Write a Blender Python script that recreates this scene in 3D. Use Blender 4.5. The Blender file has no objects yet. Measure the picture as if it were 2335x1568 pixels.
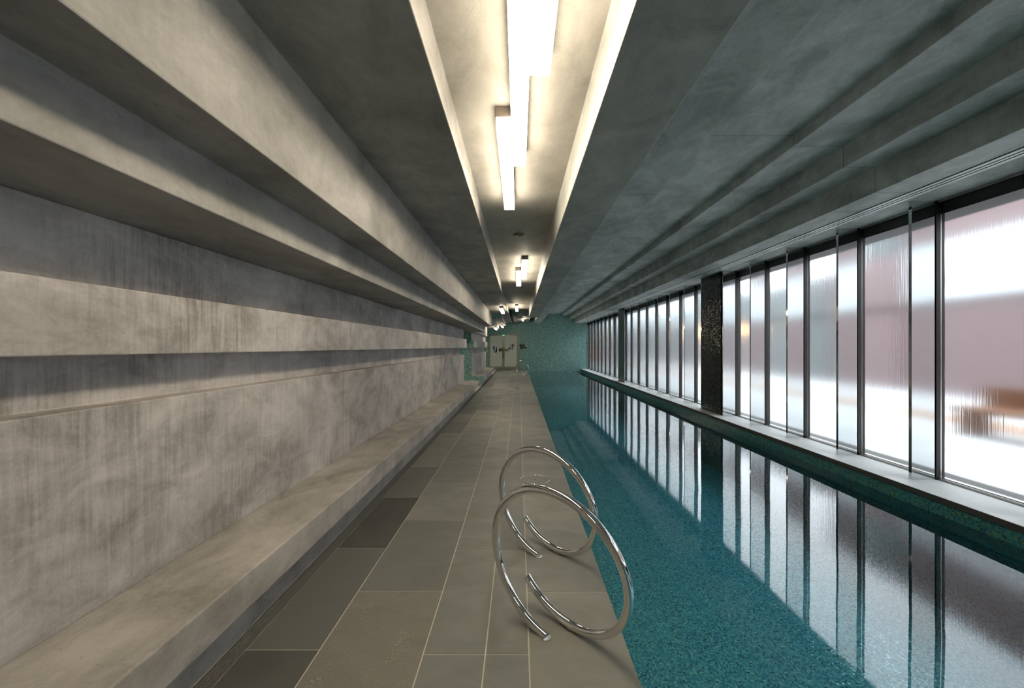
import bpy, bmesh, math, random
from mathutils import Vector, Matrix
random.seed(7)
sc = bpy.context.scene
COL = sc.collection

# ------------------------------------------------------------------ camera
F_PX, W_PX = 945.0, 2335.0
cd = bpy.data.cameras.new('camera')
cam = bpy.data.objects.new('camera', cd)
COL.objects.link(cam)
cam.location = (0, 0, 1.45)
cam.rotation_euler = (math.radians(90), 0, 0)
cd.sensor_width = 36.0
cd.lens = 36.0 * F_PX / W_PX
cd.shift_x = -15.5 / W_PX
cd.shift_y = 6.5 / W_PX
cd.clip_start = 0.05
cd.clip_end = 400
sc.camera = cam

# ------------------------------------------------------------------ light and exposure
SKY_STRENGTH = 4.0
LAMP_STRENGTH = 18.5
LAMP_COLOR = (1.0, 0.86, 0.66)
world = bpy.data.worlds.new('overcast_sky')
sc.world = world
world.use_nodes = True
wn = world.node_tree
bgn = wn.nodes['Background']
tcw = wn.nodes.new('ShaderNodeTexCoord')
nzw = wn.nodes.new('ShaderNodeTexNoise'); nzw.inputs['Scale'].default_value = 2.0
rmw = wn.nodes.new('ShaderNodeValToRGB')
rmw.color_ramp.elements[0].position = 0.3; rmw.color_ramp.elements[0].color = (0.78, 0.89, 1.0, 1)
rmw.color_ramp.elements[1].position = 0.7; rmw.color_ramp.elements[1].color = (0.92, 0.965, 1.0, 1)
wn.links.new(tcw.outputs['Generated'], nzw.inputs['Vector'])
wn.links.new(nzw.outputs['Fac'], rmw.inputs['Fac'])
wn.links.new(rmw.outputs['Color'], bgn.inputs['Color'])
bgn.inputs['Strength'].default_value = SKY_STRENGTH
sc.view_settings.view_transform = 'Standard'
sc.view_settings.look = 'None'
sc.view_settings.gamma = 1.0
sc.view_settings.use_curve_mapping = False
sc.view_settings.exposure = 0.6
sc.cycles.use_denoising = True
sc.cycles.sample_clamp_indirect = 6.0
sc.cycles.max_bounces = 14
sc.cycles.diffuse_bounces = 5
sc.cycles.glossy_bounces = 6
sc.cycles.transmission_bounces = 8
sc.cycles.transparent_max_bounces = 12
sc.cycles.caustics_reflective = False


# ------------------------------------------------------------------ materials
class NT:
    """small node builder"""
    def __init__(self, name):
        self.m = bpy.data.materials.new(name)
        self.m.use_nodes = True
        self.t = self.m.node_tree
        self.b = self.t.nodes['Principled BSDF']
        self.out = self.t.nodes['Material Output']

    def n(self, kind, **kw):
        nd = self.t.nodes.new('ShaderNode' + kind)
        for k, v in kw.items():
            setattr(nd, k, v)
        return nd

    def l(self, a, b):
        self.t.links.new(a, b)

    def val(self, sock, v):
        if isinstance(v, (int, float, tuple, list)):
            sock.default_value = v
        else:
            self.l(v, sock)

    def math(self, op, a, b=None, c=None, clamp=False):
        nd = self.n('Math', operation=op)
        nd.use_clamp = clamp
        self.val(nd.inputs[0], a)
        if b is not None: self.val(nd.inputs[1], b)
        if c is not None: self.val(nd.inputs[2], c)
        return nd.outputs[0]

    def pos(self):
        g = self.n('NewGeometry')
        return g.outputs['Position'], g.outputs['Normal']

    def noise(self, vec, scale, detail=4.0, rough=0.55, dist=0.0):
        nd = self.n('TexNoise')
        nd.inputs['Scale'].default_value = scale
        nd.inputs['Detail'].default_value = detail
        nd.inputs['Roughness'].default_value = rough
        nd.inputs['Distortion'].default_value = dist
        self.l(vec, nd.inputs['Vector'])
        return nd.outputs['Fac']

    def mapping(self, vec, scale=(1, 1, 1), loc=(0, 0, 0)):
        nd = self.n('Mapping')
        nd.inputs['Scale'].default_value = scale
        nd.inputs['Location'].default_value = loc
        self.l(vec, nd.inputs['Vector'])
        return nd.outputs['Vector']

    def ramp(self, fac, stops, interp='LINEAR'):
        nd = self.n('ValToRGB')
        cr = nd.color_ramp
        cr.interpolation = interp
        while len(cr.elements) < len(stops):
            cr.elements.new(0.5)
        for e, (p, c) in zip(cr.elements, stops):
            e.position = p
            e.color = (c[0], c[1], c[2], 1)
        self.l(fac, nd.inputs['Fac'])
        return nd.outputs['Color']

    def mix(self, fac, a, b, blend='MIX'):
        nd = self.n('Mix', data_type='RGBA', blend_type=blend)
        self.val(nd.inputs['Factor'], fac)
        for s, v in ((nd.inputs[6], a), (nd.inputs[7], b)):
            if isinstance(v, tuple): s.default_value = (v[0], v[1], v[2], 1)
            else: self.l(v, s)
        return nd.outputs[2]

    def bump(self, h, strength=0.3, dist=0.01, normal=None):
        nd = self.n('Bump')
        nd.inputs['Strength'].default_value = strength
        nd.inputs['Distance'].default_value = dist
        self.l(h, nd.inputs['Height'])
        if normal is not None: self.l(normal, nd.inputs['Normal'])
        return nd.outputs['Normal']


def srgb(r, g, b):
    f = lambda c: (c / 255 / 12.92) if c / 255 <= 0.04045 else ((c / 255 + 0.055) / 1.055) ** 2.4
    return (f(r), f(g), f(b))


def simple(name, col, rough=0.5, metal=0.0, spec=0.5):
    k = NT(name)
    k.b.inputs['Base Color'].default_value = (*col, 1)
    k.b.inputs['Roughness'].default_value = rough
    k.b.inputs['Metallic'].default_value = metal
    k.b.inputs['Specular IOR Level'].default_value = spec
    p, _ = k.pos()
    nz = k.noise(p, 40, 3)
    amp = 0.02 if (metal and rough < 0.2) else 0.08
    k.l(k.math('MULTIPLY_ADD', nz, amp, max(0.0, rough - amp / 2)), k.b.inputs['Roughness'])
    return k.m


def concrete(name, dark, light, seams=(), streak=0.0, rough=0.55, blotch=1.0):
    """cast concrete: cloudy mottling, trowel strokes, fine pores, panel joints at given y"""
    k = NT(name)
    p, nrm = k.pos()
    big = k.noise(k.mapping(p, (1.0, 0.7, 1.0)), 1.7, 7, 0.6, 0.5)
    stroke = k.noise(k.mapping(p, (1.6, 1.0, 1.6)), 3.2, 8, 0.68, 0.7)
    dragf = k.noise(k.mapping(p, (26, 26, 1.6)), 1.6, 5, 0.65, 0.5)
    region = k.noise(k.mapping(p, (1, 1, 1.4), (7, 3, 1)), 1.1, 3, 0.5)
    drag = k.math('ADD', 0.5, k.math('MULTIPLY', k.math('SUBTRACT', dragf, 0.5), k.math('MULTIPLY', k.math('SUBTRACT', region, 0.3, clamp=True), 3.2)))
    fine = k.noise(p, 60, 4, 0.7)
    mott = k.math('ADD', k.math('MULTIPLY', big, 0.55 * blotch), k.math('MULTIPLY', stroke, 0.45 * blotch))
    mott = k.math('ADD', mott, k.math('MULTIPLY', k.math('SUBTRACT', drag, 0.5), streak))
    mott = k.math('ADD', mott, 0.5 * (1 - blotch))
    mott = k.math('ADD', mott, k.math('MULTIPLY', k.math('SUBTRACT', fine, 0.5), 0.12))
    mid = tuple((a + b) / 2 for a, b in zip(dark, light))
    c = k.ramp(mott, [(0.38, dark), (0.5, mid), (0.62, light)])
    # tiny pores
    pv = k.noise(p, 22, 2, 0.5)
    pore = k.math('GREATER_THAN', pv, 0.76)
    c = k.mix(k.math('MULTIPLY', pore, 0.35), c, tuple(x * 0.45 for x in dark))
    if seams:
        sx = k.n('SeparateXYZ'); k.l(p, sx.inputs[0])
        tot = None
        for s in seams:
            d = k.math('ABSOLUTE', k.math('SUBTRACT', sx.outputs[1], s))
            a = k.math('LESS_THAN', d, 0.0035)
            tot = a if tot is None else k.math('MAXIMUM', tot, a)
        c = k.mix(k.math('MULTIPLY', tot, 0.75), c, tuple(x * 0.25 for x in dark))
    k.l(c, k.b.inputs['Base Color'])
    k.l(k.math('MULTIPLY_ADD', stroke, 0.3, rough - 0.12), k.b.inputs['Roughness'])
    k.b.inputs['Specular IOR Level'].default_value = 0.35
    h = k.math('ADD', k.math('MULTIPLY', stroke, 0.6), k.math('MULTIPLY', fine, 0.12))
    k.l(k.bump(h, 0.35, 0.012), k.b.inputs['Normal'])
    return k.m


def mosaic(name, stops, grout, size=0.0155, rough=0.22, tilt=0.10, tint=None, spec=0.6, glint=0.0):
    """glass mosaic: every small tile has its own colour and its own slight tilt"""
    k = NT(name)
    p, nrm = k.pos()
    sp = k.n('SeparateXYZ'); k.l(p, sp.inputs[0])
    sn = k.n('SeparateXYZ'); k.l(nrm, sn.inputs[0])
    fx = k.math('GREATER_THAN', k.math('ABSOLUTE', sn.outputs[0]), 0.5)
    fz = k.math('GREATER_THAN', k.math('ABSOLUTE', sn.outputs[2]), 0.5)
    def sel(f, a, b):   # f ? a : b
        return k.math('ADD', k.math('MULTIPLY', f, a), k.math('MULTIPLY', k.math('SUBTRACT', 1.0, f), b))
    u = sel(fx, sp.outputs[1], sp.outputs[0])
    v = sel(fz, sp.outputs[1], sp.outputs[2])
    us = k.math('DIVIDE', u, size); vs = k.math('DIVIDE', v, size)
    cu = k.math('FLOOR', us); cv = k.math('FLOOR', vs)
    cb = k.n('CombineXYZ'); k.l(cu, cb.inputs[0]); k.l(cv, cb.inputs[1])
    k.l(k.math('MULTIPLY', fx, 7.0), cb.inputs[2])
    wn_ = k.n('TexWhiteNoise', noise_dimensions='3D'); k.l(cb.outputs[0], wn_.inputs['Vector'])
    c = k.ramp(wn_.outputs['Value'], stops, 'CONSTANT')
    cloud = k.noise(p, 1.1, 3, 0.5)
    c = k.mix(k.math('MULTIPLY', cloud, 0.25), c, tuple(x * 0.7 for x in stops[len(stops) // 2][1]))
    fu = k.math('ABSOLUTE', k.math('SUBTRACT', k.math('FRACT', us), 0.5))
    fv = k.math('ABSOLUTE', k.math('SUBTRACT', k.math('FRACT', vs), 0.5))
    g = k.math('GREATER_THAN', k.math('MAXIMUM', fu, fv), 0.44)
    c = k.mix(g, c, grout)
    k.l(c, k.b.inputs['Base Color'])
    k.l(k.math('MULTIPLY_ADD', g, 0.5, rough), k.b.inputs['Roughness'])
    k.b.inputs['Specular IOR Level'].default_value = spec
    # tilt
    va = k.n('VectorMath', operation='SUBTRACT'); k.l(wn_.outputs['Color'], va.inputs[0]); va.inputs[1].default_value = (0.5, 0.5, 0.5)
    vb = k.n('VectorMath', operation='SCALE'); k.l(va.outputs[0], vb.inputs[0]); vb.inputs['Scale'].default_value = tilt
    vc = k.n('VectorMath', operation='ADD'); k.l(nrm, vc.inputs[0]); k.l(vb.outputs[0], vc.inputs[1])
    vd = k.n('VectorMath', operation='NORMALIZE'); k.l(vc.outputs[0], vd.inputs[0])
    k.l(vd.outputs[0], k.b.inputs['Normal'])
    if glint:
        k.b.inputs['Coat Weight'].default_value = glint
        k.b.inputs['Coat Roughness'].default_value = 0.06
        k.l(vd.outputs[0], k.b.inputs['Coat Normal'])
    return k.m


SEAM_L = (-0.6, 4.09, 8.8)
CON_D, CON_L = (0.25, 0.235, 0.218), (0.57, 0.545, 0.53)
M = {}
M['conc_wall'] = concrete('pale_trowelled_concrete', CON_D, CON_L, (4.09, 8.8), streak=0.42)
M['conc_bench'] = concrete('bench_concrete', (0.25, 0.235, 0.21), (0.52, 0.495, 0.455), (6.1,), streak=0.1)
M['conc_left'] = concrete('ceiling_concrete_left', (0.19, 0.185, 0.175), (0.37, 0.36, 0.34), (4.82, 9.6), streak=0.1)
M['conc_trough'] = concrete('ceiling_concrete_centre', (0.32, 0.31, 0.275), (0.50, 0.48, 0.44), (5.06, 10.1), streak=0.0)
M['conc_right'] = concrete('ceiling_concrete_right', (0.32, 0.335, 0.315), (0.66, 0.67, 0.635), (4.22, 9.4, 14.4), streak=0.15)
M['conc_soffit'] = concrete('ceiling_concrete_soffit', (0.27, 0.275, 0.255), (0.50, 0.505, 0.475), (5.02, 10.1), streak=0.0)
M['stone_sill'] = concrete('pale_limestone', (0.64, 0.635, 0.61), (0.82, 0.815, 0.79), (4.7, 7.2, 9.9, 12.6), streak=0.0, rough=0.5, blotch=0.6)
teal = [(0.0, srgb(40, 92, 98)), (0.06, srgb(86, 168, 190)), (0.30, srgb(108, 196, 206)), (0.52, srgb(78, 156, 186)),
        (0.72, srgb(136, 214, 214)), (0.88, srgb(64, 138, 168)), (0.95, srgb(176, 232, 236))]
M['mosaic_pool'] = mosaic('teal_glass_mosaic', teal, srgb(80, 152, 168), tilt=0.26, glint=0.6)
greens = [(0.0, srgb(66, 108, 102)), (0.15, srgb(136, 182, 174)), (0.40, srgb(162, 206, 198)), (0.62, srgb(114, 166, 166)),
          (0.82, srgb(194, 228, 216)), (0.94, srgb(78, 124, 118))]
M['mosaic_wall'] = mosaic('green_glass_mosaic', greens, srgb(112, 158, 152), size=0.02, tilt=0.30, glint=0.8)
M['mosaic_band'] = mosaic('blue_green_mosaic_band', [(0.0, srgb(24, 66, 72)), (0.12, srgb(48, 116, 124)), (0.4, srgb(62, 138, 140)),
                          (0.62, srgb(92, 142, 112)), (0.8, srgb(42, 100, 118)), (0.95, srgb(120, 136, 84))], srgb(44, 92, 94), tilt=0.08)
M['mosaic_black'] = mosaic('black_bronze_mosaic', [(0.0, srgb(16, 20, 22)), (0.3, srgb(26, 34, 36)), (0.55, srgb(34, 44, 44)),
                           (0.75, srgb(54, 42, 26)), (0.9, srgb(20, 40, 44)), (0.97, srgb(90, 76, 50))], srgb(16, 18, 18), tilt=0.22, rough=0.15, glint=0.25, spec=0.3)
M['steel'] = simple('polished_stainless_steel', (0.82, 0.81, 0.78), 0.03, 1.0)
M['steel_mirror'] = simple('mirror_polished_steel', (0.62, 0.64, 0.64), 0.06, 1.0)
M['steel_dark'] = simple('dark_bronze_metal', (0.05, 0.048, 0.045), 0.3, 0.8)
M['steel_satin'] = simple('satin_steel', (0.42, 0.41, 0.38), 0.3, 1.0)
M['grate_metal'] = simple('dull_grate_metal', (0.15, 0.145, 0.135), 0.45)
M['black'] = simple('black_metal', (0.012, 0.012, 0.012), 0.55)
M['dark_edge'] = simple('dark_matte_edge', (0.05, 0.045, 0.04), 0.7)
M['white_metal'] = simple('white_powder_coat', (0.85, 0.86, 0.85), 0.4)
M['housing'] = simple('grey_brown_luminaire_housing', (0.13, 0.11, 0.09), 0.5)
M['door_leaf'] = simple('pale_grey_green_laminate', srgb(222, 225, 212), 0.45)
M['door_frame'] = simple('brushed_door_frame', (0.36, 0.33, 0.27), 0.35, 0.7)
M['grout'] = simple('pale_grout', (0.60, 0.56, 0.46), 0.8)
M['ledgreen'] = None


def emit(name, col, s):
    k = NT(name)
    k.t.nodes.remove(k.b)
    e = k.n('Emission')
    e.inputs['Color'].default_value = (*col, 1)
    e.inputs['Strength'].default_value = s
    k.l(e.outputs[0], k.out.inputs['Surface'])
    return k.m


M['lamp'] = emit('warm_lamp_diffuser', LAMP_COLOR, LAMP_STRENGTH)
M['shop_light'] = emit('warm_shop_light', (1.0, 0.62, 0.28), 9.0)
M['ledgreen'] = emit('green_led', (0.05, 1.0, 0.3), 3.0)


def deck_material():
    k = NT('grey_basalt_tile')
    p, _ = k.pos()
    at = k.n('Attribute'); at.attribute_name = 'shade'
    ac = k.n('SeparateColor'); k.l(at.outputs['Color'], ac.inputs[0])
    base = k.ramp(ac.outputs[0], [(0.0, srgb(64, 66, 66)), (0.25, srgb(104, 107, 105)), (0.6, srgb(134, 136, 131)), (1.0, srgb(152, 150, 142))])
    cl = k.noise(k.mapping(p, (1, 1.6, 1)), 2.3, 6, 0.6, 1.0)
    c = k.mix(k.math('MULTIPLY', k.math('SUBTRACT', cl, 0.35), 1.3, clamp=True), base, tuple(x * 1.0 for x in srgb(100, 101, 96)))
    grain = k.noise(p, 260, 2, 0.5)
    amt = k.math('MULTIPLY_ADD', ac.outputs[1], 0.5, 0.10)
    c = k.mix(amt, c, k.ramp(grain, [(0.35, srgb(48, 46, 42)), (0.65, srgb(150, 144, 130))]))
    # flecks of pale crystal in the coarse tile
    vo = k.n('TexVoronoi'); vo.inputs['Scale'].default_value = 75; k.l(p, vo.inputs['Vector'])
    patch = k.noise(k.mapping(p, (1.6, 0.9, 1)), 4.6, 1, 0.4)
    fl = k.math('MULTIPLY', k.math('LESS_THAN', vo.outputs['Distance'], 0.26), k.math('GREATER_THAN', patch, 0.66))
    fl = k.math('MULTIPLY', fl, k.math('GREATER_THAN', ac.outputs[1], 0.5))
    c = k.mix(k.math('MULTIPLY', fl, 0.8), c, srgb(170, 160, 138))
    k.l(c, k.b.inputs['Base Color'])
    k.l(k.math('MULTIPLY_ADD', cl, 0.25, 0.36), k.b.inputs['Roughness'])
    k.b.inputs['Specular IOR Level'].default_value = 0.4
    k.l(k.bump(k.math('ADD', k.math('MULTIPLY', cl, 0.5), k.math('MULTIPLY', grain, 0.1)), 0.25, 0.006), k.b.inputs['Normal'])
    return k.m


M['deck'] = deck_material()


def water_material():
    k = NT('clear_pool_water')
    k.t.nodes.remove(k.b)
    p, _ = k.pos()
    w1 = k.noise(k.mapping(p, (1, 0.5, 1)), 1.3, 2, 0.4)
    nrm = k.bump(w1, 0.02, 0.1)
    tr = k.n('BsdfTransparent'); tr.inputs['Color'].default_value = (0.84, 0.985, 1.0, 1)
    gl = k.n('BsdfGlossy'); gl.inputs['Roughness'].default_value = 0.015
    gl.inputs['Color'].default_value = (1, 1, 1, 1)
    k.l(nrm, gl.inputs['Normal'])
    fr = k.n('Fresnel'); fr.inputs['IOR'].default_value = 1.34
    k.l(nrm, fr.inputs['Normal'])
    mx = k.n('MixShader')
    k.l(fr.outputs[0], mx.inputs[0]); k.l(tr.outputs[0], mx.inputs[1]); k.l(gl.outputs[0], mx.inputs[2])
    k.l(mx.outputs[0], k.out.inputs['Surface'])
    return k.m


M['water'] = water_material()


def reeded_glass():
    k = NT('reeded_cast_glass')
    k.t.nodes.remove(k.b)
    p, _ = k.pos()
    rib = k.noise(k.mapping(p, (1, 1, 0.03)), 55, 2, 0.5)
    wav = k.noise(k.mapping(p, (1, 1, 0.25)), 2.2, 2, 0.5)
    nrm = k.bump(k.math('ADD', k.math('MULTIPLY', rib, 0.25), wav), 0.5, 0.012)
    g = k.n('BsdfGlass'); g.inputs['IOR'].default_value = 1.22
    g.inputs['Roughness'].default_value = 0.17
    g.inputs['Color'].default_value = (0.97, 0.98, 0.98, 1)
    k.l(nrm, g.inputs['Normal'])
    k.l(g.outputs[0], k.out.inputs['Surface'])
    return k.m


M['glass'] = reeded_glass()
M['pave'] = concrete('pale_paving', (0.44, 0.44, 0.44), (0.56, 0.56, 0.56), (), rough=0.7)
M['kerb'] = simple('peach_paver', srgb(150, 116, 90), 0.7)
M['pinkwall'] = simple('dusty_pink_render', srgb(110, 92, 92), 0.8)
M['greywall'] = simple('grey_cladding', srgb(84, 89, 89), 0.7)
M['whitewall'] = simple('white_panel', srgb(178, 180, 182), 0.6)
M['darkwall'] = simple('dark_shopfront', srgb(60, 54, 52), 0.4)
M['timber'] = simple('orange_brown_timber', srgb(112, 70, 40), 0.6)
M['carred'] = simple('red_car_paint', srgb(190, 30, 45), 0.2)
M['tyre'] = simple('tyre_rubber', (0.02, 0.02, 0.02), 0.8)
M['lilac'] = simple('lilac_glass', srgb(150, 146, 176), 0.1)
M['brownpane'] = simple('brown_glass', srgb(110, 62, 20), 0.1)
M['whitepane'] = simple('white_glass', srgb(238, 240, 250), 0.2)
M['blackpane'] = simple('black_glass', srgb(22, 20, 28), 0.08)
M['pinkpane'] = simple('pink_glass', srgb(226, 150, 160), 0.2)
M['leaf'] = simple('street_tree_leaf', srgb(120, 140, 80), 0.6)


# ------------------------------------------------------------------ mesh helpers
def obj(name, bm, mats, parent=None, smooth=False, loc=(0, 0, 0)):
    me = bpy.data.meshes.new(name)
    bmesh.ops.recalc_face_normals(bm, faces=bm.faces)
    bm.to_mesh(me); bm.free()
    if not isinstance(mats, (list, tuple)): mats = [mats]
    for m in mats: me.materials.append(m)
    if smooth:
        for f in me.polygons: f.use_smooth = True
    o = bpy.data.objects.new(name, me)
    COL.objects.link(o)
    o.location = loc
    if parent is not None: o.parent = parent
    return o


def box(bm, x0, x1, y0, y1, z0, z1, mi=0):
    vs = [bm.verts.new((x, y, z)) for x in (x0, x1) for y in (y0, y1) for z in (z0, z1)]
    fs = []
    for idx in ((0, 1, 3, 2), (4, 6, 7, 5), (0, 4, 5, 1), (2, 3, 7, 6), (0, 2, 6, 4), (1, 5, 7, 3)):
        f = bm.faces.new([vs[i] for i in idx]); f.material_index = mi; fs.append(f)
    return fs


def bx(*a, mi=0):
    bm = bmesh.new(); box(bm, *a, mi=mi); return bm


def prism(bm, pts, y0, y1, cap=0):
    """extrude an (x, z) outline along y; the end at y0 takes material index cap"""
    a = [bm.verts.new((x, y0, z)) for x, z in pts]
    b = [bm.verts.new((x, y1, z)) for x, z in pts]
    n = len(pts)
    for i in range(n):
        j = (i + 1) % n
        bm.faces.new((a[i], a[j], b[j], b[i]))
    f = bm.faces.new(a); f.material_index = cap
    f = bm.faces.new(b[::-1]); f.material_index = cap


def bevel(o, w=0.006, seg=2):
    md = o.modifiers.new('bevel', 'BEVEL')
    md.width = w; md.segments = seg; md.limit_method = 'ANGLE'; md.angle_limit = math.radians(40)
    return o


def cyl(bm, c, r, h, seg=40, axis='Z', mi=0, r2=None):
    mat = Matrix.Translation(c)
    if axis == 'X': mat = mat @ Matrix.Rotation(math.pi / 2, 4, 'Y')
    if axis == 'Y': mat = mat @ Matrix.Rotation(math.pi / 2, 4, 'X')
    r_ = bmesh.ops.create_cone(bm, cap_ends=True, segments=seg, radius1=r, radius2=r if r2 is None else r2, depth=h, matrix=mat)
    for v in r_['verts']:
        for f in v.link_faces: f.material_index = mi


def ringmesh(bm, c, ro, ri, z0, z1, seg=64, mi=0):
    vs = []
    for i in range(seg):
        a = 2 * math.pi * i / seg
        ca, sa = math.cos(a), math.sin(a)
        vs.append([bm.verts.new((c[0] + r * ca, c[1] + r * sa, z)) for r, z in ((ro, z0), (ro, z1), (ri, z1), (ri, z0))])
    for i in range(seg):
        p, q = vs[i], vs[(i + 1) % seg]
        for k in range(4):
            f = bm.faces.new((p[k], p[(k + 1) % 4], q[(k + 1) % 4], q[k])); f.material_index = mi


def tube(bm, pts, r, seg=20, mi=0):
    pts = [Vector(p) for p in pts]
    prev = None; rings = []
    up = Vector((0, 0, 1))
    for i, p in enumerate(pts):
        t = (pts[min(i + 1, len(pts) - 1)] - pts[max(i - 1, 0)]).normalized()
        if prev is None:
            n = t.cross(up)
            if n.length < 1e-3: n = t.cross(Vector((1, 0, 0)))
            n.normalize()
        else:
            n = (prev - t * prev.dot(t)).normalized()
        prev = n
        b = t.cross(n)
        rings.append([bm.verts.new(p + r * (math.cos(2 * math.pi * j / seg) * n + math.sin(2 * math.pi * j / seg) * b)) for j in range(seg)])
    for a, b in zip(rings, rings[1:]):
        for j in range(seg):
            f = bm.faces.new((a[j], a[(j + 1) % seg], b[(j + 1) % seg], b[j])); f.material_index = mi
    for rr in (rings[0], rings[-1][::-1]):
        f = bm.faces.new(rr); f.material_index = mi


def struct(o, label=None):
    o['kind'] = 'structure'
    if label: o['label'] = label
    return o


def tag(o, label, cat, group=None, kind=None):
    o['label'] = label; o['category'] = cat
    if group: o['group'] = group
    if kind: o['kind'] = kind
    return o


def empty(name, loc=(0, 0, 0)):
    o = bpy.data.objects.new(name, None)
    o.empty_display_size = 0.2
    COL.objects.link(o); o.location = loc
    return o


# ------------------------------------------------------------------ room
Y0, YE = -3.2, 27.1
XL, XR = -2.7, 4.95
TOP = 4.2

WALL = [(-1.735, -0.05), (-1.735, 1.2), (-1.86, 1.2), (-1.86, 1.417), (-1.66, 1.417), (-1.66, 1.695),
        (-1.756, 1.695), (-1.756, 2.0), (XL, 2.0), (XL, -0.05)]
bm = bmesh.new(); prism(bm, WALL, Y0, 13.18)
struct(bevel(obj('wall_left', bm, M['conc_wall'])))
WALL2 = WALL[:7] + [(-1.756, 2.0), (-1.66, 2.0), (-1.66, 2.48), (XL, 2.48), (XL, -0.05)]
bm = bmesh.new(); prism(bm, WALL2, 15.33, 21.8, cap=1)
struct(obj('wall_left_far', bm, [M['conc_wall'], M['mosaic_wall']]))
# outer shell of the hall
struct(obj('wall_left_outer', bx(XL - 0.2, XL, Y0, YE, -0.3, TOP), M['mosaic_wall']))
struct(obj('wall_back', bx(XL - 0.2, XR, Y0 - 0.2, Y0, -1.6, TOP), M['conc_wall']))
struct(obj('wall_end', bx(XL - 0.2, XR + 0.2, YE, YE + 0.25, -1.6, TOP), M['mosaic_wall']))
struct(obj('roof_slab', bx(XL - 0.2, XR + 0.2, Y0 - 0.2, YE + 0.25, TOP, TOP + 0.2), M['conc_right'])).name = 'ceiling_slab'

# stepped ceiling, left of the light trough
CL = [(XL, 2.0), (-1.255, 2.0), (-1.255, 2.207), (-1.007, 2.207), (-1.007, 2.685), (-0.388, 2.685), (-0.388, TOP), (XL, TOP)]
bm = bmesh.new(); prism(bm, CL, Y0, 15.4)
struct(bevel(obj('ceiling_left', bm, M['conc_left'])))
struct(obj('ceiling_trough', bx(-0.388, 0.385, Y0, 15.9, 2.887, TOP), M['conc_trough']))
struct(bevel(obj('ceiling_centre', bx(0.385, 0.762, Y0, 16.0, 2.585, TOP), M['conc_soffit'])))
bm = bmesh.new(); box(bm, 0.966, 1.38, Y0, YE, 3.0, TOP); box(bm, 1.38, 1.43, Y0, YE, 3.03, TOP)
struct(obj('ceiling_strip', bm, M['conc_right']))
CR = [(1.43, 3.60), (2.795, 3.60), (2.795, 3.49), (3.306, 3.49), (3.306, 3.275), (3.627, 3.275), (3.627, 3.02),
      (3.965, 3.02), (3.965, 3.14), (4.125, 3.14), (4.125, 3.045), (XR, 3.045), (XR, TOP), (1.43, TOP)]
bm = bmesh.new(); prism(bm, CR, Y0, YE)
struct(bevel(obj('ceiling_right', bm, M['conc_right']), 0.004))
# the second run of stepped beams near the end wall, their end faces clad in mosaic
for pts, ys in (([(XL, 2.49), (-1.15, 2.49), (-1.15, 2.67), (-0.745, 2.67), (-0.745, 2.88), (-0.43, 2.88), (-0.43, 4.19), (XL, 4.19)], 18.0),
                ([(-0.287, 2.92), (-0.057, 2.92), (-0.057, 4.19), (-0.287, 4.19)], 19.8),
                ([(-0.055, 2.99), (0.165, 2.99), (0.165, 4.19), (-0.055, 4.19)], 19.2)):
    bm = bmesh.new(); prism(bm, pts, ys, 24.3 if ys < 19 else YE, cap=1)
    struct(obj('ceiling_far', bm, [M['conc_left'], M['mosaic_wall']]))
struct(obj('ceiling_far', bx(0.19, 0.66, 21.6, YE, 3.06, 4.19), M['conc_trough']))

# floor
bm = bmesh.new()
box(bm, XL, -1.391, Y0, YE, -0.25, -0.0)
box(bm, -1.391, -1.308, Y0, YE, -0.25, -0.05)
box(bm, -1.308, 0.52, Y0, YE, -0.25, -0.002)
struct(obj('floor', bm, M['grout']))
# every basalt tile laid with a real joint
cols = [(-1.308, -0.954, 0.985), (-0.954, -0.452, 0.463), (-0.452, -0.158, 0.955), (-0.158, 0.048, 0.955), (0.048, 0.523, 0.455)]
bm = bmesh.new()
lay = bm.loops.layers.float_color.new('shade')
rr = random.Random(3)
g = 0.0032
for ci, (xa, xb, ph) in enumerate(cols):
    k = -4
    while True:
        ya = ph + k; yb = ya + 1.0; k += 1
        if ya >= YE: break
        ya_, yb_ = max(ya, Y0), min(yb, YE)
        if yb_ <= Y0: continue
        s = rr.uniform(0.35, 1.0) if ya > 5 else rr.uniform(0.35, 0.72)
        t = 0.0
        if ci == 0: s = rr.uniform(0.2, 0.6)
        if ci == 0 and abs(ya - 2.985) < .1: s = 0.02
        if ci == 0 and abs(ya - 1.985) < .1: s = 0.22
        if ci == 0 and abs(ya - 0.985) < .1: s = 0.06
        if ci == 1 and abs(ya - 1.463) < .1: s, t = 0.75, 0.9
        if ci == 4: s = rr.uniform(0.6, 0.95)
        fs = box(bm, xa + (g if ci else 0.003), xb - (g if ci < 4 else 0.0), ya_ + g, yb_ - g, -0.02, 0.0)
        for f in fs:
            for lp in f.loops: lp[lay] = (s, t, 0, 1)
struct(obj('floor_tiles', bm, M['deck']))

# pool shell
WZ = -0.19
struct(obj('pool_side_wall', bx(0.30, 0.505, Y0, YE, -1.25, -0.008), M['mosaic_pool'])).name = 'wall_pool_left'
struct(obj('pool_floor', bx(0.3, 4.6, Y0, YE, -1.35, -1.10), M['mosaic_pool'])).name = 'floor_pool'
struct(obj('wall_pool_end', bx(0.506, 4.099, YE - 0.012, YE, -1.1, -0.17), M['mosaic_pool']))
struct(obj('wall_pool_right', bx(4.1, XR, Y0, YE, -1.25, -0.055), M['mosaic_band']))
tag(obj('pool_water', bx(0.507, 4.099, Y0 + .01, YE - .013, WZ - 0.004, WZ), M['water']),
    'still turquoise pool water reflecting the window wall', 'water', kind='stuff')
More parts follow.
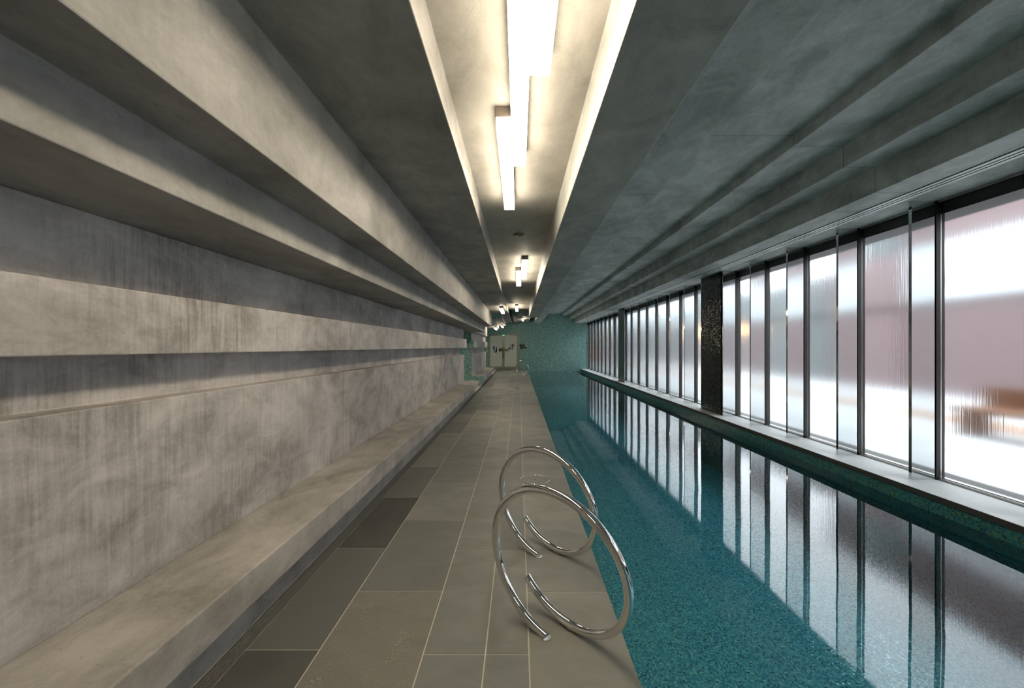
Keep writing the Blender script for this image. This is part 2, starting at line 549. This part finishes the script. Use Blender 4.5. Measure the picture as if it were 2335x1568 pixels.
# the water is one surface: keep only the upper sheet
wo = bpy.data.objects['pool_water']
b2 = bmesh.new(); b2.from_mesh(wo.data)
bmesh.ops.delete(b2, geom=[f for f in b2.faces if f.normal.z < 0.9], context='FACES')
b2.to_mesh(wo.data); b2.free()

# sill
bm = bmesh.new()
box(bm, 4.075, 4.75, Y0, YE, -0.055, 0.0, 0)
struct(bevel(obj('trim_1', bm, [M['stone_sill']]), 0.003))
struct(obj('trim_2', bx(4.068, 4.0745, Y0, YE, -0.057, -0.002), M['dark_edge']))  # thin dark strip along the front of the sill
# black header outside, above the glass
struct(obj('trim_3', bx(4.625, 4.95, Y0, YE, 2.90, 3.06), M['black']))
struct(obj('trim_4', bx(4.50, 4.72, 26.98, YE, 0.0, 3.045), M['steel_dark']))

# ------------------------------------------------------------------ windows
GX = 4.60
mulls = [-2.78, -1.74, -0.69, 0.36, 1.41, 2.45, 3.50, 4.548, 5.59, 6.64, 7.69, 8.735, 9.76, 10.77, 11.79, 12.82, 13.86, 14.89, 15.92, 16.86,
         17.88, 18.90, 19.92, 20.95, 21.97, 22.99, 24.02, 25.05, 26.08, 26.97]
pill = [(8.80, 9.70), (16.90, 17.80)]
fin_mesh = None
n_w = 0
for i in range(len(mulls) - 1):
    ya, yb = mulls[i], mulls[i + 1]
    if any(p0 - .12 < ya < p1 and yb <= p1 + .12 for p0, p1 in pill):
        # solid bay behind a pillar
        bm = bmesh.new(); box(bm, 4.56, 4.70, ya + .03, yb - .03, 0.0, 3.045)
        struct(obj('wall_right', bm, M['black']))
        base = None
    else:
        n_w += 1
        L = yb - ya
        bm = bmesh.new()
        box(bm, GX - 0.025, GX - 0.008, ya, yb, 0.0, 0.022)
        box(bm, GX + 0.020, GX + 0.045, ya, yb, 0.0, 0.022)
        box(bm, GX - 0.008, GX + 0.020, ya, yb, 0.0, 0.010)
        box(bm, GX - 0.025, GX + 0.045, ya, yb, 3.020, 3.045)
        base = struct(obj('window_%d' % n_w, bm, M['steel_satin']))
        obj('glass_pane', bx(GX, GX + 0.012, ya + 0.03, yb - 0.03, 0.010, 3.02), M['glass'], base)
    # mullion and mirror-polished fin stand at the near end of each bay
    if base is None:
        base = struct(obj('mullion_post', bx(GX - 0.045, GX + 0.05, ya - .028, ya + .028, 0, 3.045), M['steel_dark']))
        base.name = 'trim_5' if ya < 12 else 'trim_6'
        fm = obj('mirror_fin', bx(4.295, 4.552, ya - .018, ya + .018, 0.0, 3.045), [M['steel_mirror']], base)
    else:
        obj('mullion', bx(GX - 0.045, GX + 0.05, ya - .028, ya + .028, 0, 3.045), M['steel_dark'], base)
        bm = bx(4.295, 4.552, ya - .018, ya + .018, 0.0, 3.045)
        obj('mirror_fin', bm, M['steel_mirror'], base)

for (p0, p1), lb in zip(pill, ('black mosaic pillar with bronze glints between the nearer window bays',
                              'narrower looking dark mosaic pillar at the far window bays')):
    t = empty('mosaic_pillar', (4.42, (p0 + p1) / 2, 0))
    tag(t, lb, 'pillar')
    yc = (p0 + p1) / 2; hl = (p1 - p0) / 2
    obj('shaft', bx(-0.13, 0.135, -hl, hl, 0.03, 3.045), M['mosaic_black'], t)
    obj('base_trim', bx(-0.12, 0.125, -hl + .01, hl - .01, 0.0, 0.03), M['dark_edge'], t)

# linear air diffuser in the soffit
t = empty('slot_diffuser', (4.045, Y0, 3.045))
tag(t, 'long white linear air diffuser with two black slots in the ceiling above the windows', 'air vent')
LEN = YE - Y0
for a, b in ((-0.08, -0.038), (-0.016, 0.016), (0.038, 0.08)):
    obj('blade', bx(a, b, 0, LEN, -0.034, -0.030), M['white_metal'], t)
obj('slot_liner', bx(-0.079, 0.079, 0.001, LEN - .001, -0.030, 0.05), M['black'], t)


# ------------------------------------------------------------------ bench, drain, drain covers
def bench(y0, y1, cap, label):
    pts = [(-1.39, 0), (-1.39, 0.205), (-1.283, 0.205), (-1.283, 0.38), (-1.734, 0.38), (-1.734, 0)]
    bm = bmesh.new(); prism(bm, pts, y0, y1, cap=1)
    o = obj('concrete_bench', bm, [M['conc_bench'], cap])
    bevel(o, 0.008)
    tag(o, label, 'bench')


bench(Y0, 13.18, M['conc_bench'], 'long cast concrete bench along the left wall, nearer one')
bench(15.33, 21.5, M['mosaic_wall'], 'shorter far concrete bench beside the double door')

t = empty('floor_grate', (-1.3492, Y0, 0))
tag(t, 'long narrow slotted metal drain grate running beside the concrete bench', 'drain')
obj('channel', bx(-0.0405, 0.0405, 0, LEN, -0.05, -0.03), M['black'], t)
for k in range(8):
    xk = -0.0405 + k * 0.0107
    obj('bar', bx(xk, xk + 0.0058, 0, LEN, -0.03, -0.001), M['grate_metal'], t)

COVERS = [(0.176, 4.53, 0.163, 'round tile-filled floor cover with steel rim just beyond the second ring handrail'),
          (0.19, 10.83, 0.15, 'round floor cover midway along the deck near the pool edge'),
          (0.25, 17.2, 0.15, 'most distant round floor cover near the pool edge')]
for (x, y, r, lb) in COVERS:
    t = empty('floor_cover', (x, y, 0))
    tag(t, lb, 'floor cover', 'round covers in the deck')
    bm = bmesh.new(); ringmesh(bm, (0, 0), r, r - 0.011, 0.0, 0.004)
    obj('rim', bm, M['steel'], t, True)
    bm = bmesh.new(); lay = bm.loops.layers.float_color.new('shade')
    cyl(bm, (0, 0, 0.0012), r - 0.011, 0.0022, 64)
    for f in bm.faces:
        for lp in f.loops: lp[lay] = (0.7, 0, 0, 1)
    obj('lid', bm, M['deck'], t)
    bm = bmesh.new(); cyl(bm, (0, 0, 0.0028), 0.009, 0.001, 24)
    obj('lifting_hole', bm, M['black'], t)


# ------------------------------------------------------------------ spiral handrails
def handrail(dy, label, dx=0.0):
    R, RB = 0.3744, 0.3819
    th, ph, pit = 0.8309, 0.173, 0.0222
    C = Vector((0.0614, 1.9053, 0.3544))
    n = Vector((math.cos(th) * math.cos(ph), math.sin(th) * math.cos(ph), math.sin(ph)))
    e1 = Vector((-math.sin(th), math.cos(th), 0)); e2 = n.cross(e1)
    t0, t1 = 4.86, 11.905
    base = Vector((0.12, 2.07, 0))
    P = []
    for i in range(141):
        t = t0 + (t1 - t0) * i / 140
        P.append(C + R * math.cos(t) * e1 + RB * math.sin(t) * e2 + pit * t * n - base)
    root = empty('ring_handrail', (base.x + dx, base.y + dy, 0))
    tag(root, label, 'handrail', 'spiral steel pool handrails')
    bm = bmesh.new(); tube(bm, P, 0.0215, 28)
    o = obj('rail_tube', bm, M['steel'], root, True)
    md = o.modifiers.new('edge', 'EDGE_SPLIT'); md.split_angle = math.radians(50)
    for p in (P[0], min(P[40:], key=lambda q: q.z)):
        bm = bmesh.new(); cyl(bm, (p.x, p.y, 0.001), 0.0255, 0.002, 36)
        obj('base_flange', bm, M['steel_satin'], root)
    return root


handrail(0.0, 'nearest polished steel spiral ring handrail at the pool edge')
handrail(0.797, 'second polished steel ring handrail, partly behind the nearest one')
handrail(18.6, 'small distant steel ring handrail in front of the double door')


# ------------------------------------------------------------------ luminaires
def lamp(x0, x1, y0, y1, z, label, cap=True):
    w = x1 - x0; L = y1 - y0
    t = empty('linear_ceiling_light', ((x0 + x1) / 2, (y0 + y1) / 2, z))
    tag(t, label, 'ceiling light', 'linear luminaires along the ceiling')
    obj('diffuser', bx(-w / 2 + .001, w / 2 - .001, -L / 2 + 0.004, L / 2 - 0.004, -0.117, -0.066), M['lamp'], t)
    o = obj('housing', bx(-w / 2, w / 2, -L / 2, L / 2, -0.066, 0.0), M['housing'], t)
    bevel(o, 0.002)


TZ = 2.887
lamp(-0.046, 0.052, 1.50, 3.035, TZ, 'middle long light of the near cluster, tapering down from the top of the picture')
lamp(0.054, 0.152, 0.49, 2.02, TZ, 'nearest and rightmost light of the near cluster, cut by the top of the picture')
lamp(-0.138, -0.040, 2.47, 4.00, TZ, 'lowest and leftmost light of the near cluster with a grey end cap')
lamp(0.046, 0.144, 6.53, 8.06, TZ, 'right light of the second staggered pair beyond the round ceiling fitting')
lamp(-0.052, 0.046, 7.48, 9.03, TZ, 'left light of the second staggered pair beyond the round ceiling fitting')
lamp(-0.121, -0.022, 13.9, 15.45, TZ, 'light at the far end of the ceiling trough')
lamp(-0.582, -0.484, 12.54, 14.08, 2.685, 'light on the lower ceiling left of the trough end')
lamp(-1.26, -1.16, 21.0, 22.54, 2.49, 'leftmost small light above the double door')
lamp(-0.97, -0.875, 22.6, 24.1, 2.67, 'second small light above the double door')
lamp(0.20, 0.28, 22.6, 24.1, 3.06, 'sliver of a light between the far beams')
lamp(0.054, 0.152, -2.6, -0.70, TZ, 'unseen ceiling light added behind the camera for reflections in the handrails')  # unseen lamp added behind the camera for the steel rings to reflect

# round fitting in the trough
t = empty('round_ceiling_fitting', (-0.004, 5.30, TZ))
tag(t, 'round dark recessed fitting in the central ceiling trough', 'ceiling fitting')
bm = bmesh.new(); ringmesh(bm, (0, 0), 0.073, 0.058, -0.006, 0.0); obj('trim_ring', bm, M['housing'], t, True)
bm = bmesh.new(); cyl(bm, (0, 0, -0.002), 0.058, 0.003, 40); obj('recess', bm, M['black'], t)
bm = bmesh.new(); cyl(bm, (-0.018, 0.0, -0.009), 0.024, 0.014, 24); obj('spot_head', bm, M['steel_satin'], t)

# ------------------------------------------------------------------ double door in the end wall
K = 0.02867
def wx(px): return (px - 1183) * K
def wz(py): return 1.45 - (py - 790.5) * K
d = struct(obj('door_1', bmesh.new(), M['door_frame']))
bm = bmesh.new()
xl, xr, zt = wx(1115.2), wx(1181.6), wz(762.8)
yw = YE
box(bm, xl, xl + 0.075, yw - 0.06, yw, 0, zt)
box(bm, xr - 0.075, xr, yw - 0.06, yw, 0, zt)
box(bm, xl, xr, yw - 0.06, yw, zt - 0.075, zt)
obj('door_frame', bm, M['door_frame'], d)
xm = wx(1148.2)
leaf_spans = ((xl + 0.08, xm - 0.006), (xm + 0.006, xr - 0.08))
for s, (a, b) in enumerate(leaf_spans):
    lf = obj('door_leaf', bx(a, b, yw - 0.045, yw - 0.003, 0.01, zt - 0.08), M['door_leaf'], d)
    # kick plate and meeting stile
    obj('kick_plate', bx(a + .002, b - .002, yw - 0.05, yw - 0.0455, 0.012, 0.17), M['door_frame'], lf)
    st = (b - 0.075, b) if s == 0 else (a, a + 0.06)
    obj('stile', bx(st[0], st[1], yw - 0.052, yw - 0.0455, 0.172, zt - 0.082), M['door_frame'], lf)
    hx = (st[0] + st[1]) / 2
    bm = bmesh.new()
    tube(bm, [(hx, yw - 0.05, 0.68), (hx, yw - 0.10, 0.70), (hx, yw - 0.10, 1.36), (hx, yw - 0.05, 1.38)], 0.014, 12)
    obj('pull_handle', bm, M['steel_dark'], lf, True)
    # stepped window of small coloured panes
    if s == 0:
        R = [(316, 345, 510, 600, 'blackpane'), (345, 384, 510, 600, 'lilac'), (345, 400, 602, 705, 'lilac'), (340, 402, 707, 795, 'whitepane'),
             (410, 438, 535, 692, 'blackpane'), (440, 485, 560, 690, 'whitepane'), (487, 540, 590, 640, 'brownpane'), (505, 530, 545, 575, 'blackpane'),
             (545, 588, 565, 640, 'brownpane'), (487, 590, 642, 658, 'blackpane'), (403, 409, 600, 780, 'blackpane')]
    else:
        R = [(672, 720, 590, 640, 'brownpane'), (668, 760, 642, 658, 'blackpane'), (724, 752, 570, 625, 'whitepane'), (754, 784, 560, 660, 'lilac'),
             (788, 824, 540, 612, 'blackpane'), (836, 872, 545, 615, 'pinkpane'), (836, 860, 445, 543, 'lilac'), (862, 878, 445, 540, 'whitepane'),
             (880, 902, 445, 612, 'blackpane'), (905, 952, 450, 530, 'lilac')]
    for (x0, x1, y0_, y1_, mt) in R:
        X0, X1 = wx(1100 + x0 / 13.067), wx(1100 + x1 / 13.067)
        Z1, Z0 = wz(750 + y0_ / 13.067), wz(750 + y1_ / 13.067)
        obj('vision_pane', bx(X0, X1, yw - 0.049, yw - 0.0452, Z0, Z1), M[mt], lf)
    bm = bmesh.new(); cyl(bm, (hx, yw - 0.062, zt - 0.035), 0.018, 0.02, 16, 'Y')
    obj('green_indicator', bm, M['ledgreen'], d)

t = empty('wall_switch', (wx(1110.7), yw, wz(799.3)))
tag(t, 'small pale switch plate on the mosaic wall left of the double door', 'switch')
obj('plate', bx(-0.045, 0.045, -0.012, 0.0, -0.045, 0.045), M['white_metal'], t)
obj('button', bx(-0.022, 0.022, -0.018, -0.012, -0.018, 0.018), M['black'], t)

t = empty('stepped_niche', (wx(1184.8), yw, wz(795.3)))
tag(t, 'stepped dark peephole window in the mosaic wall right of the double door', 'wall opening')
for (x0, x1, y0_, y1_, mt) in [(1108, 1170, 455, 500, 'blackpane'), (1130, 1172, 500, 535, 'blackpane'), (1126, 1180, 548, 592, 'blackpane'),
                               (1176, 1210, 460, 595, 'brownpane'), (1212, 1262, 458, 495, 'blackpane'), (1214, 1290, 520, 572, 'blackpane'),
                               (1290, 1335, 545, 575, 'blackpane')]:
    X0, X1 = wx(1100 + x0 / 13.067) - wx(1184.8), wx(1100 + x1 / 13.067) - wx(1184.8)
    Z1, Z0 = wz(750 + y0_ / 13.067) - wz(795.3), wz(750 + y1_ / 13.067) - wz(795.3)
    obj('dark_pane', bx(X0, X1, -0.006, 0.0, Z0, Z1), M[mt], t)

# ------------------------------------------------------------------ the street outside
struct(obj('ground_outside', bx(4.97, 40, -70, 110, -0.5, -0.12), M['pave']), 'pale paving outside the windows')
struct(obj('wall_right_base', bx(4.76, 4.96, Y0, YE + .25, -0.5, -0.005), M['dark_edge']))
struct(obj('ground_kerb', bx(8.9, 9.9, -70, 110, -0.119, -0.10), M['kerb']))


def building(y0, y1, mats, label, windows=True):
    t = empty('street_building', (14.0, y0, -0.12))
    tag(t, label, 'building', 'buildings across the street')
    L = y1 - y0
    low, mid, top = mats
    hm = 5.0 if y0 < 30 else 7.0
    obj('ground_floor_wall', bx(0, 5, 0, L, 0, 3.1), M[low], t)
    obj('fascia_band', bx(-0.2, 5, 0, L, 3.1, hm), M[mid], t)
    if top: obj('upper_wall', bx(-0.2, 5, 0, L, 5.0, 7.0), M[top], t)
    if windows:
        n = max(1, int(L // 4))
        for i in range(n):
            a = (i + 0.25) * L / n; b = (i + 0.75) * L / n
            w = obj('shop_window', bx(-0.04, 0.0, a, b, 0.5, 2.95), M['darkwall'], t)
            obj('lit_strip', bx(-0.08, -0.04, a + .2, b - .2, 2.55, 2.85), M['shop_light'], w)
    return t


building(-60, -12, ('greywall', 'greywall', None), 'grey building across the street mirrored in the polished window fins', False)
building(-11.5, 9.5, ('pinkwall', 'whitewall', 'pinkwall'), 'pink rendered building seen blurred through the nearest pane', False)
building(10.0, 14.5, ('pinkwall', 'whitewall', 'pinkwall'), 'pink building with a white fascia behind the near panes', False)
building(15.0, 18.0, ('pinkwall', 'pinkwall', 'greywall'), 'tall pink building behind the third window bay', False)
building(18.4, 24.0, ('greywall', 'greywall', None), 'plain grey building beyond the window bays', False)
building(24.5, 36.0, ('pinkwall', 'greywall', None), 'low pink shop with warm lit windows in front of the first pillar', True)
building(37.0, 62.0, ('greywall', 'greywall', None), 'long grey building seen behind the middle window bays', True)
building(64.0, 100.0, ('greywall', 'greywall', None), 'farthest grey building at the end of the street', False)

t = empty('street_bench', (8.2, 5.6, -0.12))
tag(t, 'orange brown timber bench outside behind the nearest pane', 'bench')
obj('seat', bx(-0.3, 0.3, 0, 2.0, 0.42, 0.50), M['timber'], t)
obj('backrest', bx(0.3, 0.36, 0, 2.0, 0.5, 0.85), M['timber'], t)
for yy in (0.1, 1.8):
    obj('leg', bx(-0.28, 0.28, yy, yy + 0.1, 0.0, 0.42), M['timber'], t)


def car(x, y, paint, label):
    t = empty('parked_car', (x, y, -0.12))
    tag(t, label, 'car', 'parked cars')
    prof = [(-2.0, 0.3), (-2.05, 0.75), (-1.35, 0.88), (-0.75, 1.38), (0.75, 1.42), (1.45, 0.95), (2.0, 0.85), (2.05, 0.3)]
    bm = bmesh.new()
    a = [bm.verts.new((-0.85, p, z)) for p, z in prof]; b = [bm.verts.new((0.85, p, z)) for p, z in prof]
    for i in range(len(prof)):
        j = (i + 1) % len(prof); bm.faces.new((a[i], a[j], b[j], b[i]))
    bm.faces.new(a); bm.faces.new(b[::-1])
    bevel(obj('body', bm, paint, t), 0.08, 3)
    bm = bmesh.new()
    for s in (-0.865, 0.855):
        v = [bm.verts.new((s, p, z)) for p, z in ((-1.2, 0.92), (-0.7, 1.3), (0.68, 1.33), (1.25, 0.96))]
        w = [bm.verts.new((s + 0.01, q.co.y, q.co.z)) for q in v]
        bm.faces.new(v); bm.faces.new(w[::-1])
        for i in range(4): bm.faces.new((v[i], v[(i + 1) % 4], w[(i + 1) % 4], w[i]))
        obj('side_window', bm, M['blackpane'], t)
        bm = bmesh.new()
    bm.free()
    for sx_ in (-0.8, 0.8):
        for sy_ in (-1.3, 1.3):
            bm = bmesh.new(); cyl(bm, (sx_, sy_, 0.31), 0.31, 0.2, 24, 'X')
            obj('wheel', bm, M['tyre'], t)


car(8.0, 38.0, M['carred'], 'red car parked outside, seen through the farthest panes')
car(8.0, 44.5, M['whitewall'], 'white car parked behind the red car outside')
car(8.2, 51.0, M['carred'], 'second red car, farther along the street')
